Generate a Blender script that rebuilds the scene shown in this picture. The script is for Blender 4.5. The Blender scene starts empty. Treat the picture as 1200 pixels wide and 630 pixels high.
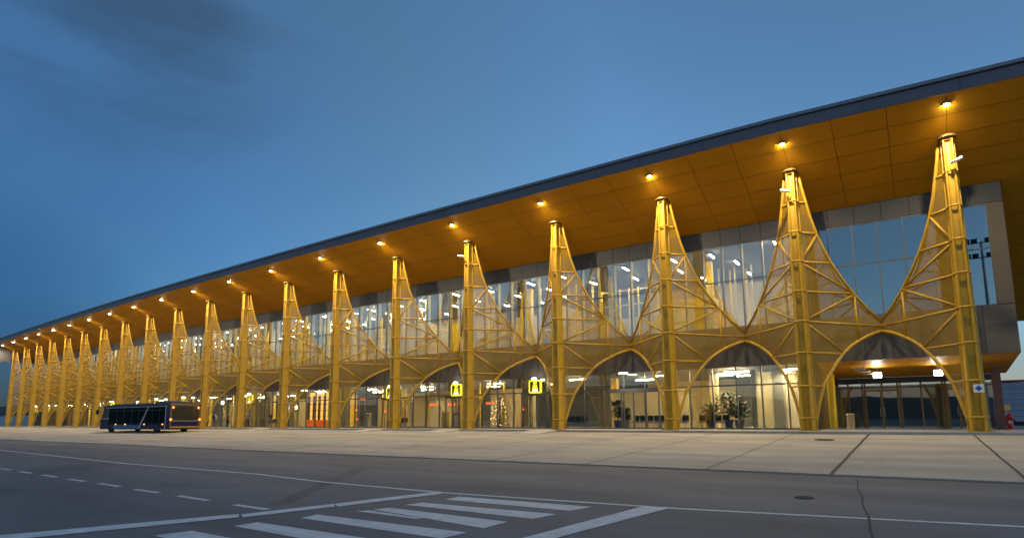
import bpy, bmesh, math, random
from mathutils import Vector, Matrix
random.seed(7)
R = math.radians
scene = bpy.context.scene
COL = scene.collection

# ------------------------------------------------------------------ helpers
class MB:
    """collects boxes, bars, tubes and polygons; build() links them as one mesh object"""
    def __init__(self):
        self.v = []; self.f = []; self.mi = []; self.cur = 0
    def add(self, vs, fs):
        n = len(self.v)
        self.v += [tuple(p) for p in vs]
        for f in fs:
            self.f.append([n + i for i in f]); self.mi.append(self.cur)
        return self
    def box(self, x0, x1, y0, y1, z0, z1):
        vs = [(x, y, z) for z in (z0, z1) for y in (y0, y1) for x in (x0, x1)]
        return self.add(vs, [(0, 2, 3, 1), (4, 5, 7, 6), (0, 1, 5, 4), (2, 6, 7, 3), (0, 4, 6, 2), (1, 3, 7, 5)])
    def slab(self, a, b, t, z0, z1, o=0.0):
        """upright slab from plan point a to b; thickness t behind the line (+y side), o = offset"""
        a = Vector((a[0], a[1])); b = Vector((b[0], b[1])); d = (b - a).normalized(); n = Vector((-d.y, d.x))
        if n.y < 0: n = -n
        p = [a + n * o, b + n * o, b + n * (o + t), a + n * (o + t)]
        vs = [(q.x, q.y, z0) for q in p] + [(q.x, q.y, z1) for q in p]
        return self.add(vs, [(3, 2, 1, 0), (4, 5, 6, 7), (0, 1, 5, 4), (1, 2, 6, 5), (2, 3, 7, 6), (3, 0, 4, 7)])
    def bar(self, p, q, w, h):
        p = Vector(p); q = Vector(q); d = (q - p).normalized()
        up = Vector((0, 0, 1)) if abs(d.z) < .95 else Vector((0, 1, 0))
        s = d.cross(up).normalized() * w / 2; u = s.cross(d).normalized() * h / 2
        vs = [p - s - u, p + s - u, p + s + u, p - s + u, q - s - u, q + s - u, q + s + u, q - s + u]
        return self.add(vs, [(0, 1, 2, 3), (7, 6, 5, 4), (0, 4, 5, 1), (1, 5, 6, 2), (2, 6, 7, 3), (3, 7, 4, 0)])
    def tube(self, pts, rad, n=8, cap=True):
        pts = [Vector(p) for p in pts]
        if not isinstance(rad, (list, tuple)): rad = [rad] * len(pts)
        vs = []; fs = []
        ref = None
        for i, p in enumerate(pts):
            d = (pts[min(i + 1, len(pts) - 1)] - pts[max(i - 1, 0)]).normalized()
            if ref is None: ref = Vector((0, 0, 1)) if abs(d.z) < .9 else Vector((0, 1, 0))
            s = d.cross(ref).normalized(); u = s.cross(d).normalized(); ref = u
            for k in range(n):
                a = 2 * math.pi * k / n
                vs.append(p + (s * math.cos(a) + u * math.sin(a)) * rad[i])
        for i in range(len(pts) - 1):
            for k in range(n):
                k2 = (k + 1) % n
                fs.append((i * n + k, i * n + k2, (i + 1) * n + k2, (i + 1) * n + k))
        if cap:
            fs.append(tuple(range(n))[::-1]); fs.append(tuple(range((len(pts) - 1) * n, len(pts) * n)))
        return self.add(vs, fs)
    def lathe(self, prof, c=(0, 0, 0), n=16):
        vs = []; fs = []
        for r, z in prof:
            for k in range(n):
                a = 2 * math.pi * k / n
                vs.append((c[0] + r * math.cos(a), c[1] + r * math.sin(a), c[2] + z))
        m = len(prof)
        for i in range(m - 1):
            for k in range(n):
                k2 = (k + 1) % n
                fs.append((i * n + k, i * n + k2, (i + 1) * n + k2, (i + 1) * n + k))
        fs.append(tuple(range(n))[::-1]); fs.append(tuple(range((m - 1) * n, m * n)))
        return self.add(vs, fs)
    def poly(self, pts):
        return self.add(pts, [tuple(range(len(pts)))])
    def prism(self, pts, d):
        n = len(pts); d = Vector(d)
        vs = [Vector(p) for p in pts] + [Vector(p) + d for p in pts]
        fs = [tuple(range(n)), tuple(range(n, 2 * n))[::-1]] + [(i, i + n, (i + 1) % n + n, (i + 1) % n) for i in range(n)]
        return self.add(vs, fs)
    def build(self, name, mat, parent=None, smooth=False, loc=None, fixn=True):
        me = bpy.data.meshes.new(name)
        me.from_pydata(self.v, [], self.f)
        for m in (mat if isinstance(mat, (list, tuple)) else [mat]): me.materials.append(m)
        if fixn:
            bm = bmesh.new(); bm.from_mesh(me)
            bmesh.ops.recalc_face_normals(bm, faces=bm.faces)
            bm.to_mesh(me); bm.free()
        me.polygons.foreach_set('material_index', self.mi)
        if smooth:
            me.polygons.foreach_set('use_smooth', [len(f) <= 4 for f in self.f])
        me.update()
        o = bpy.data.objects.new(name, me); COL.objects.link(o)
        if parent is not None: o.parent = parent
        if loc is not None: o.location = loc
        return o

def tag(o, label=None, cat=None, group=None, kind=None):
    if label: o['label'] = label
    if cat: o['category'] = cat
    if group: o['group'] = group
    if kind: o['kind'] = kind
    return o

def empty(name, loc=(0, 0, 0), rz=0.0, label=None, cat=None, group=None):
    o = bpy.data.objects.new(name, None); COL.objects.link(o)
    o.location = loc; o.rotation_euler = (0, 0, rz); o.empty_display_size = .3
    return tag(o, label, cat, group)

def copy_tree(o, parent=None):
    c = o.copy(); COL.objects.link(c)
    if parent is not None: c.parent = parent
    for ch in o.children: copy_tree(ch, c)
    return c

def nth(i):
    w = ['first', 'second', 'third', 'fourth', 'fifth', 'sixth', 'seventh', 'eighth', 'ninth', 'tenth', 'eleventh', 'twelfth', 'thirteenth',
         'fourteenth', 'fifteenth', 'sixteenth', 'seventeenth', 'eighteenth', 'nineteenth', 'twentieth']
    return w[i - 1]

# ------------------------------------------------------------------ materials
def mat(name, col, rough=.5, metal=0.0, var=0.0, scale=3.0, bump=0.0, bscale=40.0, emit=None, estr=0.0, col2=None, spec=.5):
    m = bpy.data.materials.new(name); m.use_nodes = True
    nt = m.node_tree; b = nt.nodes['Principled BSDF']
    b.inputs['Base Color'].default_value = (*col, 1); b.inputs['Roughness'].default_value = rough; b.inputs['Metallic'].default_value = metal
    b.inputs['Specular IOR Level'].default_value = spec
    if emit:
        b.inputs['Emission Color'].default_value = (*emit, 1); b.inputs['Emission Strength'].default_value = estr
    if var or bump or col2:
        tc = nt.nodes.new('ShaderNodeTexCoord')
        if var or col2:
            n = nt.nodes.new('ShaderNodeTexNoise'); n.inputs['Scale'].default_value = scale; n.inputs['Detail'].default_value = 8; n.inputs['Roughness'].default_value = .6
            nt.links.new(tc.outputs['Object'], n.inputs['Vector'])
            r = nt.nodes.new('ShaderNodeValToRGB'); r.color_ramp.elements[0].position = .3; r.color_ramp.elements[1].position = .7
            c2 = col2 or tuple(min(1, c * (1 + var)) for c in col)
            c1 = col if col2 else tuple(c * (1 - var) for c in col)
            r.color_ramp.elements[0].color = (*c1, 1); r.color_ramp.elements[1].color = (*c2, 1)
            nt.links.new(n.outputs['Fac'], r.inputs['Fac']); nt.links.new(r.outputs['Color'], b.inputs['Base Color'])
        if bump:
            n2 = nt.nodes.new('ShaderNodeTexNoise'); n2.inputs['Scale'].default_value = bscale; n2.inputs['Detail'].default_value = 6
            nt.links.new(tc.outputs['Object'], n2.inputs['Vector'])
            bp = nt.nodes.new('ShaderNodeBump'); bp.inputs['Strength'].default_value = bump; bp.inputs['Distance'].default_value = .02
            nt.links.new(n2.outputs['Fac'], bp.inputs['Height']); nt.links.new(bp.outputs['Normal'], b.inputs['Normal'])
    return m

def glass_mat(name, tint, refl, rough=0.0, gcol=(1, 1, 1)):
    """architectural glazing: tinted transmission plus a fresnel-weighted coated reflection"""
    m = bpy.data.materials.new(name); m.use_nodes = True; nt = m.node_tree
    for n in list(nt.nodes): nt.nodes.remove(n)
    o = nt.nodes.new('ShaderNodeOutputMaterial'); t = nt.nodes.new('ShaderNodeBsdfTransparent'); g = nt.nodes.new('ShaderNodeBsdfGlossy')
    t.inputs['Color'].default_value = (*tint, 1); g.inputs['Color'].default_value = (*gcol, 1); g.inputs['Roughness'].default_value = rough
    lw = nt.nodes.new('ShaderNodeLayerWeight'); lw.inputs['Blend'].default_value = .5      # facing: the same from both sides of the pane
    pw = nt.nodes.new('ShaderNodeMath'); pw.operation = 'POWER'; pw.inputs[1].default_value = 4.5
    nt.links.new(lw.outputs['Facing'], pw.inputs[0])
    ma = nt.nodes.new('ShaderNodeMath'); ma.operation = 'MULTIPLY_ADD'; ma.inputs[1].default_value = .85 - refl; ma.inputs[2].default_value = refl; ma.use_clamp = True
    mx = nt.nodes.new('ShaderNodeMixShader')
    nt.links.new(pw.outputs[0], ma.inputs[0]); nt.links.new(ma.outputs[0], mx.inputs['Fac'])
    nt.links.new(t.outputs[0], mx.inputs[1]); nt.links.new(g.outputs[0], mx.inputs[2]); nt.links.new(mx.outputs[0], o.inputs['Surface'])
    return m

def mesh_mat(name, col, openness):
    """perforated sheet: openness of it is holes"""
    m = bpy.data.materials.new(name); m.use_nodes = True; nt = m.node_tree
    b = nt.nodes['Principled BSDF']; b.inputs['Base Color'].default_value = (*col, 1); b.inputs['Roughness'].default_value = .6
    o = nt.nodes['Material Output']; t = nt.nodes.new('ShaderNodeBsdfTransparent'); mx = nt.nodes.new('ShaderNodeMixShader')
    mx.inputs['Fac'].default_value = openness
    nt.links.new(b.outputs[0], mx.inputs[1]); nt.links.new(t.outputs[0], mx.inputs[2]); nt.links.new(mx.outputs[0], o.inputs['Surface'])
    return m

def emis(name, col, s):
    m = bpy.data.materials.new(name); m.use_nodes = True; nt = m.node_tree
    for n in list(nt.nodes): nt.nodes.remove(n)
    o = nt.nodes.new('ShaderNodeOutputMaterial'); e = nt.nodes.new('ShaderNodeEmission')
    e.inputs['Color'].default_value = (*col, 1); e.inputs['Strength'].default_value = s
    nt.links.new(e.outputs[0], o.inputs['Surface']); return m

M = {}
M['yellow'] = mat('yellow painted steel', (.48, .275, .011), .5, 0, .14, 2.2)
M['mesh'] = mesh_mat('yellow perforated mesh', (.46, .265, .015), .57)
M['soffit'] = mat('ochre soffit panel', (.62, .28, .010), .55, 0, .05, .35, spec=.15)
M['seam'] = mat('soffit seam', (.16, .07, .008), .7)
M['fascia'] = mat('blue grey metal fascia', (.105, .105, .13), .5, .0, .05, .8)
M['rooftrim'] = mat('pale roof trim', (.17, .19, .23), .45, .2)
M['band'] = mat('grey brown cladding', (.125, .108, .088), .6, 0, .06, .7, spec=.25)
M['topband'] = mat('dark grey cladding', (.045, .046, .05), .6, 0, .05, .7)
M['jamb'] = mat('warm grey end cladding', (.11, .092, .07), .6, 0, .06, .6, spec=.25)
M['joint'] = mat('dark gap', (.03, .03, .03), .8)
M['mullion'] = mat('anodised mullion', (.12, .115, .11), .4, .4)
M['doorframe'] = mat('bronze door frame', (.22, .14, .04), .4, .3)
M['glass'] = glass_mat('coated glazing', (.86, .89, .87), .21, 0, (.93, .96, 1))
M['glass_low'] = glass_mat('clear glazing', (.86, .88, .86), .12, 0, (.95, .97, 1))
M['white'] = mat('white plaster', (.54, .47, .31), .7, 0, .03, 1.0)
M['cream'] = mat('cream wall', (.52, .42, .24), .7, 0, .04, 1.0)
M['inyellow'] = mat('interior yellow wall', (.80, .56, .03), .6, 0, .04, 1.0)
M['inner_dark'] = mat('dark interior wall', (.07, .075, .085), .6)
M['ceil'] = mat('interior ceiling', (.17, .17, .175), .7)
M['greywall'] = mat('grey interior wall', (.17, .165, .16), .6, 0, .06, 1)
M['tile'] = mat('polished floor tile', (.42, .39, .35), .25, 0, .08, .8)
M['slab'] = mat('pavement slab', (.32, .29, .25), .85, 0, .12, 1.5, .3, 30)
M['kerb'] = mat('kerb concrete', (.34, .31, .27), .85, 0, .18, 1.5, .3, 30)
M['black'] = mat('black plastic', (.018, .018, .02), .4)
M['rubber'] = mat('rubber', (.02, .02, .02), .85)
M['red'] = mat('red paint', (.42, .015, .012), .35)
M['brown'] = mat('brown clad post', (.13, .06, .035), .5, 0, .08, 2)
M['steel'] = mat('galvanised steel', (.35, .36, .37), .45, .7, .08, 3)
M['strip'] = emis('strip lamp', (1, .77, .40), 185)
M['disc'] = emis('disc lamp', (1, .88, .66), 38)
M['bulb'] = emis('soffit bulb', (1, .93, .76), 240)
M['flood'] = emis('entrance flood lamp', (1, .93, .80), 45)
M['signlamp'] = emis('sign lamp', (1, .95, .85), 9)
M['signyellow'] = emis('backlit yellow', (1, .80, .03), .75)
M['signwhite'] = emis('backlit white', (1, .95, .95), 1.0)
M['redled'] = emis('red lamp', (1, .03, .03), 4)
M['redstrip'] = emis('lit red sign', (1, .10, .03), 1.3)
M['shop'] = emis('lit amber shop display', (1, .52, .10), .9)
M['shoporange'] = emis('lit orange counter', (1, .16, .01), .4)
M['fairy'] = emis('warm fairy lights', (1, .62, .25), 3.5)
M['leaf'] = mat('leaf', (.045, .09, .03), .6, 0, .3, 4)
M['pot'] = mat('dark pot', (.05, .05, .06), .5)
M['potw'] = mat('wooden planter', (.22, .14, .06), .6, 0, .2, 5)
M['paint'] = mat('road paint', (.70, .70, .68), .7, 0, 0, 5, col2=(.46, .46, .45))
M['tar'] = mat('tar joint', (.022, .021, .02), .8)
M['iron'] = mat('cast iron', (.05, .048, .045), .6, .5, .2, 6)
M['navy'] = mat('navy bus paint', (.007, .012, .05), .2, 0)
M['busblue'] = mat('bright blue bus graphic', (.012, .07, .22), .3, 0, 0, 9, col2=(.015, .15, .36))
M['silver'] = mat('silver bus trim', (.42, .43, .46), .3, .6)
M['busglass'] = glass_mat('dark bus glazing', (.12, .13, .13), .10)
M['busroof'] = mat('bus roof', (.05, .06, .11), .4)
M['orangelens'] = emis('orange marker lens', (1, .35, .04), 2.2)
M['redlens'] = emis('red tail lens', (1, .07, .015), 8)
M['skin'] = mat('skin', (.5, .3, .2), .6)

# concrete apron and asphalt with stains, patches and traffic wear
def ground_mat(name, c1, c2, c3, s1, s2, stretch=(1, 1, 1), rough=.85):
    m = bpy.data.materials.new(name); m.use_nodes = True; nt = m.node_tree; b = nt.nodes['Principled BSDF']
    b.inputs['Roughness'].default_value = rough; b.inputs['Specular IOR Level'].default_value = .35
    tc = nt.nodes.new('ShaderNodeTexCoord'); mp = nt.nodes.new('ShaderNodeMapping'); mp.inputs['Scale'].default_value = stretch
    nt.links.new(tc.outputs['Object'], mp.inputs['Vector'])
    n1 = nt.nodes.new('ShaderNodeTexNoise'); n1.inputs['Scale'].default_value = s1; n1.inputs['Detail'].default_value = 9; n1.inputs['Roughness'].default_value = .62
    n2 = nt.nodes.new('ShaderNodeTexNoise'); n2.inputs['Scale'].default_value = s2; n2.inputs['Detail'].default_value = 6; n2.inputs['Roughness'].default_value = .7
    n3 = nt.nodes.new('ShaderNodeTexNoise'); n3.inputs['Scale'].default_value = 60; n3.inputs['Detail'].default_value = 3
    nt.links.new(mp.outputs[0], n1.inputs['Vector']); nt.links.new(tc.outputs['Object'], n2.inputs['Vector']); nt.links.new(tc.outputs['Object'], n3.inputs['Vector'])
    r1 = nt.nodes.new('ShaderNodeValToRGB'); r1.color_ramp.elements[0].position = .33; r1.color_ramp.elements[1].position = .66
    r1.color_ramp.elements[0].color = (*c1, 1); r1.color_ramp.elements[1].color = (*c2, 1)
    r2 = nt.nodes.new('ShaderNodeValToRGB'); r2.color_ramp.elements[0].position = .56; r2.color_ramp.elements[1].position = .72
    r2.color_ramp.elements[0].color = (0, 0, 0, 1); r2.color_ramp.elements[1].color = (.75, .75, .75, 1)
    nt.links.new(n1.outputs['Fac'], r1.inputs['Fac']); nt.links.new(n2.outputs['Fac'], r2.inputs['Fac'])
    mx = nt.nodes.new('ShaderNodeMix'); mx.data_type = 'RGBA'
    nt.links.new(r2.outputs['Color'], mx.inputs[0]); nt.links.new(r1.outputs['Color'], mx.inputs[6]); mx.inputs[7].default_value = (*c3, 1)
    mu = nt.nodes.new('ShaderNodeMix'); mu.data_type = 'RGBA'; mu.blend_type = 'MULTIPLY'; mu.inputs[0].default_value = .35
    nt.links.new(mx.outputs[2], mu.inputs[6]); nt.links.new(n3.outputs['Fac'], mu.inputs[7])
    nt.links.new(mu.outputs[2], b.inputs['Base Color'])
    bp = nt.nodes.new('ShaderNodeBump'); bp.inputs['Strength'].default_value = .25; bp.inputs['Distance'].default_value = .01
    nt.links.new(n3.outputs['Fac'], bp.inputs['Height']); nt.links.new(bp.outputs['Normal'], b.inputs['Normal'])
    return m
M['apron'] = ground_mat('apron concrete', (.36, .32, .262), (.54, .475, .385), (.27, .24, .20), .22, .30, (.6, 2.6, 1))
M['asphalt'] = ground_mat('weathered asphalt', (.115, .113, .12), (.225, .217, .218), (.085, .084, .09), .10, .20, (.8, 3, 1), .8)
M['rubbered'] = ground_mat('rubbered asphalt', (.085, .083, .087), (.15, .145, .145), (.065, .063, .066), .3, .5, (1, 2, 1), .75)
M['hill'] = mat('forested hill', (.03, .036, .03), .9, 0, .3, .02)

# ------------------------------------------------------------------ site layout
H0 = .6552                                     # camera height above the platform
TX = [2.39, -5.05, -12.81, -20.93, -29.1, -37.26, -45.41, -53.44, -61.43, -69.34, -77.47, -85.56, -93.61, -101.66, -109.71, -117.62, -125.55, -133.4, -141.44, -149.54]
NT = len(TX)
def Yc(X): return 35.212 + (X + 57.6) ** 2 * .0005443 / 2     # the column line is a very shallow arc
def P(X, off, z=0.0): return Vector((X, Yc(X) + off, z))
ZA = -.90                                      # asphalt level
GL = 4.0                                       # glass line behind the columns
XR, XL = 4.75, -151.0                          # ends of the glazed box
def soff(off): return 15.25 - .4 * off

# ---- ground, apron, kerb, platform
g = MB(); g.box(-3000, 3000, -2500, 3000, ZA - .5, ZA); tag(g.build('ground', M['asphalt']), kind='structure')
AP0, AP1 = -1.75, -17.6
def zap(off):                                   # apron surface
    t = (AP0 - off) / (AP0 - AP1); return -.13 + (ZA + .035 + .13) * t
xs = [60, 40, 25] + [18 - 4 * i for i in range(44)] + [-180, -220, -300, -420]
a = MB()
for x0, x1 in zip(xs[:-1], xs[1:]):
    for k in range(4):
        o0 = AP0 + (AP1 - AP0) * k / 4; o1 = AP0 + (AP1 - AP0) * (k + 1) / 4
        a.add([P(x0, o0, zap(o0)), P(x1, o0, zap(o0)), P(x1, o1, zap(o1)), P(x0, o1, zap(o1))], [(0, 1, 2, 3)])
    a.add([P(x0, AP1, zap(AP1)), P(x1, AP1, zap(AP1)), P(x1, AP1, ZA - .1), P(x0, AP1, ZA - .1)], [(0, 1, 2, 3)])
tag(a.build('apron', M['apron']), kind='structure')
k = MB()
for x0, x1 in zip(xs[:-1], xs[1:]):
    p = [P(x0, AP0, 0), P(x1, AP0, 0), P(x1, AP0 + .3, 0), P(x0, AP0 + .3, 0)]
    k.add(p + [q - Vector((0, 0, .4)) for q in p], [(0, 1, 2, 3), (4, 5, 1, 0), (7, 6, 5, 4), (5, 6, 2, 1), (7, 4, 0, 3), (6, 7, 3, 2)])
tag(k.build('kerb', M['kerb']), kind='structure')
k = MB()
for x0, x1 in zip(xs[:-1], xs[1:]):
    k.add([P(x0, AP0 + .302, -.006), P(x1, AP0 + .302, -.006), P(x1, 80, -.006), P(x0, 80, -.006)], [(0, 1, 2, 3)])
tag(k.build('pavement', M['slab']), kind='structure')
# expansion joints across the apron, and the tarred edge where it meets the asphalt
jx = [2.05, -2.1, -5.5] + [-9.6 - 4 * i for i in range(16)]
jm = MB()
for i, X in enumerate(jx):
    w = (.035, .048, .025)[i] if i < 3 else .025
    pts = []
    for q in range(9):
        o = AP0 + (AP1 - AP0) * q / 8; pts.append((o, .010 * math.sin(q * 2.1 + i)))
    for (o0, d0), (o1, d1) in zip(pts[:-1], pts[1:]):
        a_, b_ = P(X, o0, zap(o0) + .006), P(X, o1, zap(o1) + .006)
        jm.add([a_ + Vector((d0 - w, 0, 0)), a_ + Vector((d0 + w, 0, 0)), b_ + Vector((d1 + w, 0, 0)), b_ + Vector((d1 - w, 0, 0))], [(0, 1, 2, 3)])
for x0, x1 in zip(xs[:-1], xs[1:]):
    jm.add([P(x0, AP1 - .004, ZA + .004), P(x1, AP1 - .004, ZA + .004), P(x1, AP1 - .26, ZA + .004), P(x0, AP1 - .26, ZA + .004)], [(0, 1, 2, 3)])
for q in range(12):                              # crack running on across the asphalt
    y0, y1 = 17.6 - q * .8, 17.6 - (q + 1) * .8
    x0, x1 = -1.45 + (17.6 - y0) * .1 + .02 * math.sin(q * 1.7), -1.45 + (17.6 - y1) * .1 + .02 * math.sin((q + 1) * 1.7)
    jm.add([(x0 - .016, y0, ZA + .006), (x0 + .016, y0, ZA + .006), (x1 + .016, y1, ZA + .006), (x1 - .016, y1, ZA + .006)], [(0, 1, 2, 3)])
tag(jm.build('pavement_joint', M['tar']), kind='structure')

# ---- camera model (used here only to read positions of road markings off the survey photograph)
f_, yaw, pit, rol, CYP = 675.378, .6094, .1345, -.0049, 400.704
fw = Vector((-math.sin(yaw) * math.cos(pit), math.cos(yaw) * math.cos(pit), math.sin(pit)))
r0 = Vector((math.cos(yaw), math.sin(yaw), 0)); u0 = r0.cross(fw)
rr = r0 * math.cos(rol) + u0 * math.sin(rol); uu = u0 * math.cos(rol) - r0 * math.sin(rol)
def gnd(x, y, z=ZA):
    d = fw + rr * ((x - 600) / f_) - uu * ((y - CYP) / f_); t = (z - H0) / d.z
    return (d.x * t, d.y * t)
PAINT = []
def paint(pts, lift=.004):
    PAINT.append((pts, lift))
def quad(px): return [gnd(*p) for p in px]
def line(px, w):
    g_ = [Vector(gnd(*p)) for p in px]; out = []
    for i, p in enumerate(g_):
        d = (g_[min(i + 1, len(g_) - 1)] - g_[max(i - 1, 0)]).normalized(); n = Vector((-d.y, d.x)) * w / 2
        out.append((p + n, p - n))
    return out
pm = MB()
def ribbon(rb, z):
    for (a0, a1), (b0, b1) in zip(rb[:-1], rb[1:]):
        pm.add([(a0.x, a0.y, z), (a1.x, a1.y, z), (b1.x, b1.y, z), (b0.x, b0.y, z)], [(0, 1, 2, 3)])
ribbon(line([(-60, 522), (0, 527), (150, 543), (300, 555), (375, 564), (520, 577), (600, 582.5), (785, 595), (1000, 606.5), (1200, 617), (1330, 624)], .15), ZA + .006)
for c in [((0, 548.5), (12, 550)), ((23, 552), (37, 554)), ((50, 556), (66, 558.5)), ((81, 561), (100, 563.5)), ((116, 566), (140, 569.5)), ((158, 573), (186, 577)), ((209, 580.5), (244, 586)), ((275, 591), (314, 596.5))]:
    ribbon(line(c, .14), ZA + .004)
zz = [quad([(-40, 628), (0, 627), (280, 602), (280, 606), (0, 633.5), (-40, 637)]), quad([(282, 602.5), (392, 590), (392, 593.5), (285, 606)]), quad([(392, 590), (515, 575.5), (517, 578.5), (396, 593.5)]),
      quad([(752, 593.5), (785, 595), (600, 644), (560, 644)]),
      quad([(522, 585), (538, 581.5), (694, 593.5), (668, 598)]), quad([(475, 591), (495, 588.5), (652, 602), (625, 607.5)]),
      quad([(437, 596.5), (457, 594.5), (595, 611), (567, 618.5)]), quad([(417, 598.5), (433, 597.5), (497, 607), (487, 607.5)]),
      quad([(352, 606.5), (372, 602.5), (547, 623.5), (517, 630.5)]), quad([(274, 616), (302, 611.5), (470, 636), (440, 646)]),
      quad([(181, 627), (225, 621.5), (330, 641), (280, 652)])]
for i, q in enumerate(zz):
    pm.add([(p[0], p[1], ZA + (.008 if i < 4 else .004)) for p in q], [tuple(range(len(q)))])
tag(pm.build('road_marking', M['paint']), kind='structure')
pm = MB()
for q in ([(424, 544), (437, 546), (338, 590), (312, 592)],):
    pm.add([(p[0], p[1], ZA + .002) for p in quad(q)], [tuple(range(len(q)))])
tag(pm.build('tyre_mark', M['rubbered']), kind='structure')

# manhole covers
def manhole(x, y, z, label, sc=1.0):
    t = empty('manhole_cover', (x, y, z), 0, label, 'manhole cover', 'manhole covers in the paving'); t.scale = (sc, sc, 1)
    MB().lathe([(.42, 0), (.42, .02), (.36, .024), (.36, .016)], n=24).build('rim', M['iron'], t)
    m = MB(); m.lathe([(.352, .0), (.352, .018)], n=24)
    for q in range(-3, 4):
        l = math.sqrt(max(.0, .33 ** 2 - (q * .09) ** 2)); m.box(-l, l, q * .09 - .018, q * .09 + .018, .019, .028)
    m.build('cover', M['iron'], t)
manhole(-3.64, 30.4, zap(30.4 - Yc(-3.6)) + .004, 'dark round manhole cover set in the pale concrete apron')
manhole(-1.99, 12.96, ZA + .003, 'dark round manhole cover set in the grey asphalt near the tar crack', .42)

# ------------------------------------------------------------------ terminal building
B = empty('terminal_building', (0, 0, 0), 0, 'long glazed airport terminal with grey bands, glass upper hall and overhanging ochre roof', 'building')
bx = [XR] + TX[1:19] + [XL]                       # bay edges on plan, right to left; bay 1 runs from the right end to the second column
def F(X, off, z=0): return P(X, off, z)
bays = list(zip(bx[:-1], bx[1:]))
def sub(x0, x1, n): return [x0 + (x1 - x0) * i / n for i in range(n + 1)]
Z0, Z1, Z2, ZT, Z3, Z4 = 0.0, 4.1, 6.75, 9.95, 12.45, soff(GL) - .02
lamp_bays = {}
for bi, (x0, x1) in enumerate(bays):
    n = 7 if bi == 0 else 6
    ss = sub(x0, x1, n)
    m = MB()
    for u, v in zip(ss[:-1], ss[1:]):
        m.slab(F(u - .012, GL), F(v + .012, GL), .18, Z1, Z2 - .03)
    m.cur = 1; m.slab(F(x0, GL + .05), F(x1, GL + .05), .10, Z1 + .02, Z2 - .05)
    m.build('spandrel', [M['band'], M['joint']], B)
    m = MB()
    for u, v in zip(ss[:-1], ss[1:]):
        m.slab(F(u - .012, GL), F(v + .012, GL), .18, Z3 + .03, Z4 - .01)
    m.cur = 1; m.slab(F(x0, GL + .05), F(x1, GL + .05), .10, Z3 + .05, Z4 - .03)
    m.build('top_cladding', [M['topband'], M['joint']], B)
    xg0 = x0 - .72 if bi == 0 else x0
    sg = sub(xg0, x1, n)
    w = MB(); 
    w.slab(F(xg0, GL + .06), F(x1, GL + .06), .012, Z2 - .02, Z3 + .02)
    win = w.build('window', M['glass'], B)
    fr = MB()
    for u in sg[:-1] + ([x1] if bi == len(bays) - 1 else []):
        c = F(u, GL + .02); fr.cur = 0; fr.box(c.x - .03, c.x + .03, c.y, c.y + .14, Z2 - .03, Z3 + .03); fr.cur = 1; fr.box(c.x - .028, c.x + .028, c.y + .145, c.y + .5, Z2 - .03, Z3 + .03); fr.cur = 0
    fr.slab(F(xg0, GL + .03), F(x1, GL + .03), .09, ZT - .035, ZT + .035)
    fr.slab(F(xg0, GL + .03), F(x1, GL + .03), .09, Z2 - .03, Z2 + .05)
    fr.slab(F(xg0, GL + .03), F(x1, GL + .03), .09, Z3 - .05, Z3 + .03)
    fr.build('frame', [M['mullion'], M['white']], win)
    if bi == 0:
        m = MB(); m.slab(F(XR, GL - .01), F(XR - .72, GL - .01), .24, Z2, Z3); m.build('end_jamb', M['jamb'], B)
    # ground floor glazing (bay 1 is the recessed entrance)
    if bi > 0:
        ns = 5; sl = sub(x0, x1, ns)
        w = MB(); w.slab(F(x0, GL + .06), F(x1, GL + .06), .012, .05, Z1)
        win = w.build('window', M['glass_low'], B)
        fr = MB()
        for u in sl[:-1] + ([x1] if bi == len(bays) - 1 else []):
            c = F(u, GL + .02); fr.box(c.x - .035, c.x + .035, c.y, c.y + .15, 0, Z1)
        fr.slab(F(x0, GL + .03), F(x1, GL + .03), .09, 2.83, 2.93)
        fr.slab(F(x0, GL + .03), F(x1, GL + .03), .09, 0, .09)
        fr.build('frame', M['mullion'], win)
# floors, ceilings, back walls
D1 = 17.0
def plate(name, m_, z0, z1, x0, x1, o0, o1):
    b = MB(); ss = sub(x0, x1, max(1, int(abs(x1 - x0) / 8)))
    for u, v in zip(ss[:-1], ss[1:]):
        p = [F(u, o0), F(v, o0), F(v, o1), F(u, o1)]
        b.add([(q.x, q.y, z0) for q in p] + [(q.x, q.y, z1) for q in p], [(0, 1, 2, 3), (7, 6, 5, 4), (0, 4, 5, 1), (1, 5, 6, 2), (2, 6, 7, 3), (3, 7, 4, 0)])
    return b.build(name, m_, B)
plate('floor', M['tile'], -.05, .02, TX[1], XL + .2, GL + .2, D1)
plate('upper_floor', M['tile'], 6.2, 6.6, XR - .3, XL + .2, GL + .22, D1)
plate('hall_ceiling', M['ceil'], 4.12, 4.3, TX[1], XL + .2, GL + .24, D1)
b = MB(); q_ = [F(XR, GL + .2), F(TX[1] + .05, GL + .2), F(TX[1] + .05, 11.2), F(XR, 11.2)]
b.add([(p.x, p.y, z) for p, z in zip(q_, (Z1 - .0, Z1 - .0, 3.46, 3.46))] + [(p.x, p.y, z + .1) for p, z in zip(q_, (Z1, Z1, 3.46, 3.46))], [(0, 1, 2, 3), (7, 6, 5, 4), (0, 4, 5, 1), (1, 5, 6, 2), (2, 6, 7, 3), (3, 7, 4, 0)])
b.build('entrance_soffit', M['soffit'], B)
plate('lobby_ceiling', M['ceil'], Z1 + .15, Z1 + .25, XR, TX[1] + .05, GL + .25, D1)
plate('upper_ceiling', M['ceil'], 12.7, 12.85, XR - .3, XL + .2, GL + .22, D1)
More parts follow.
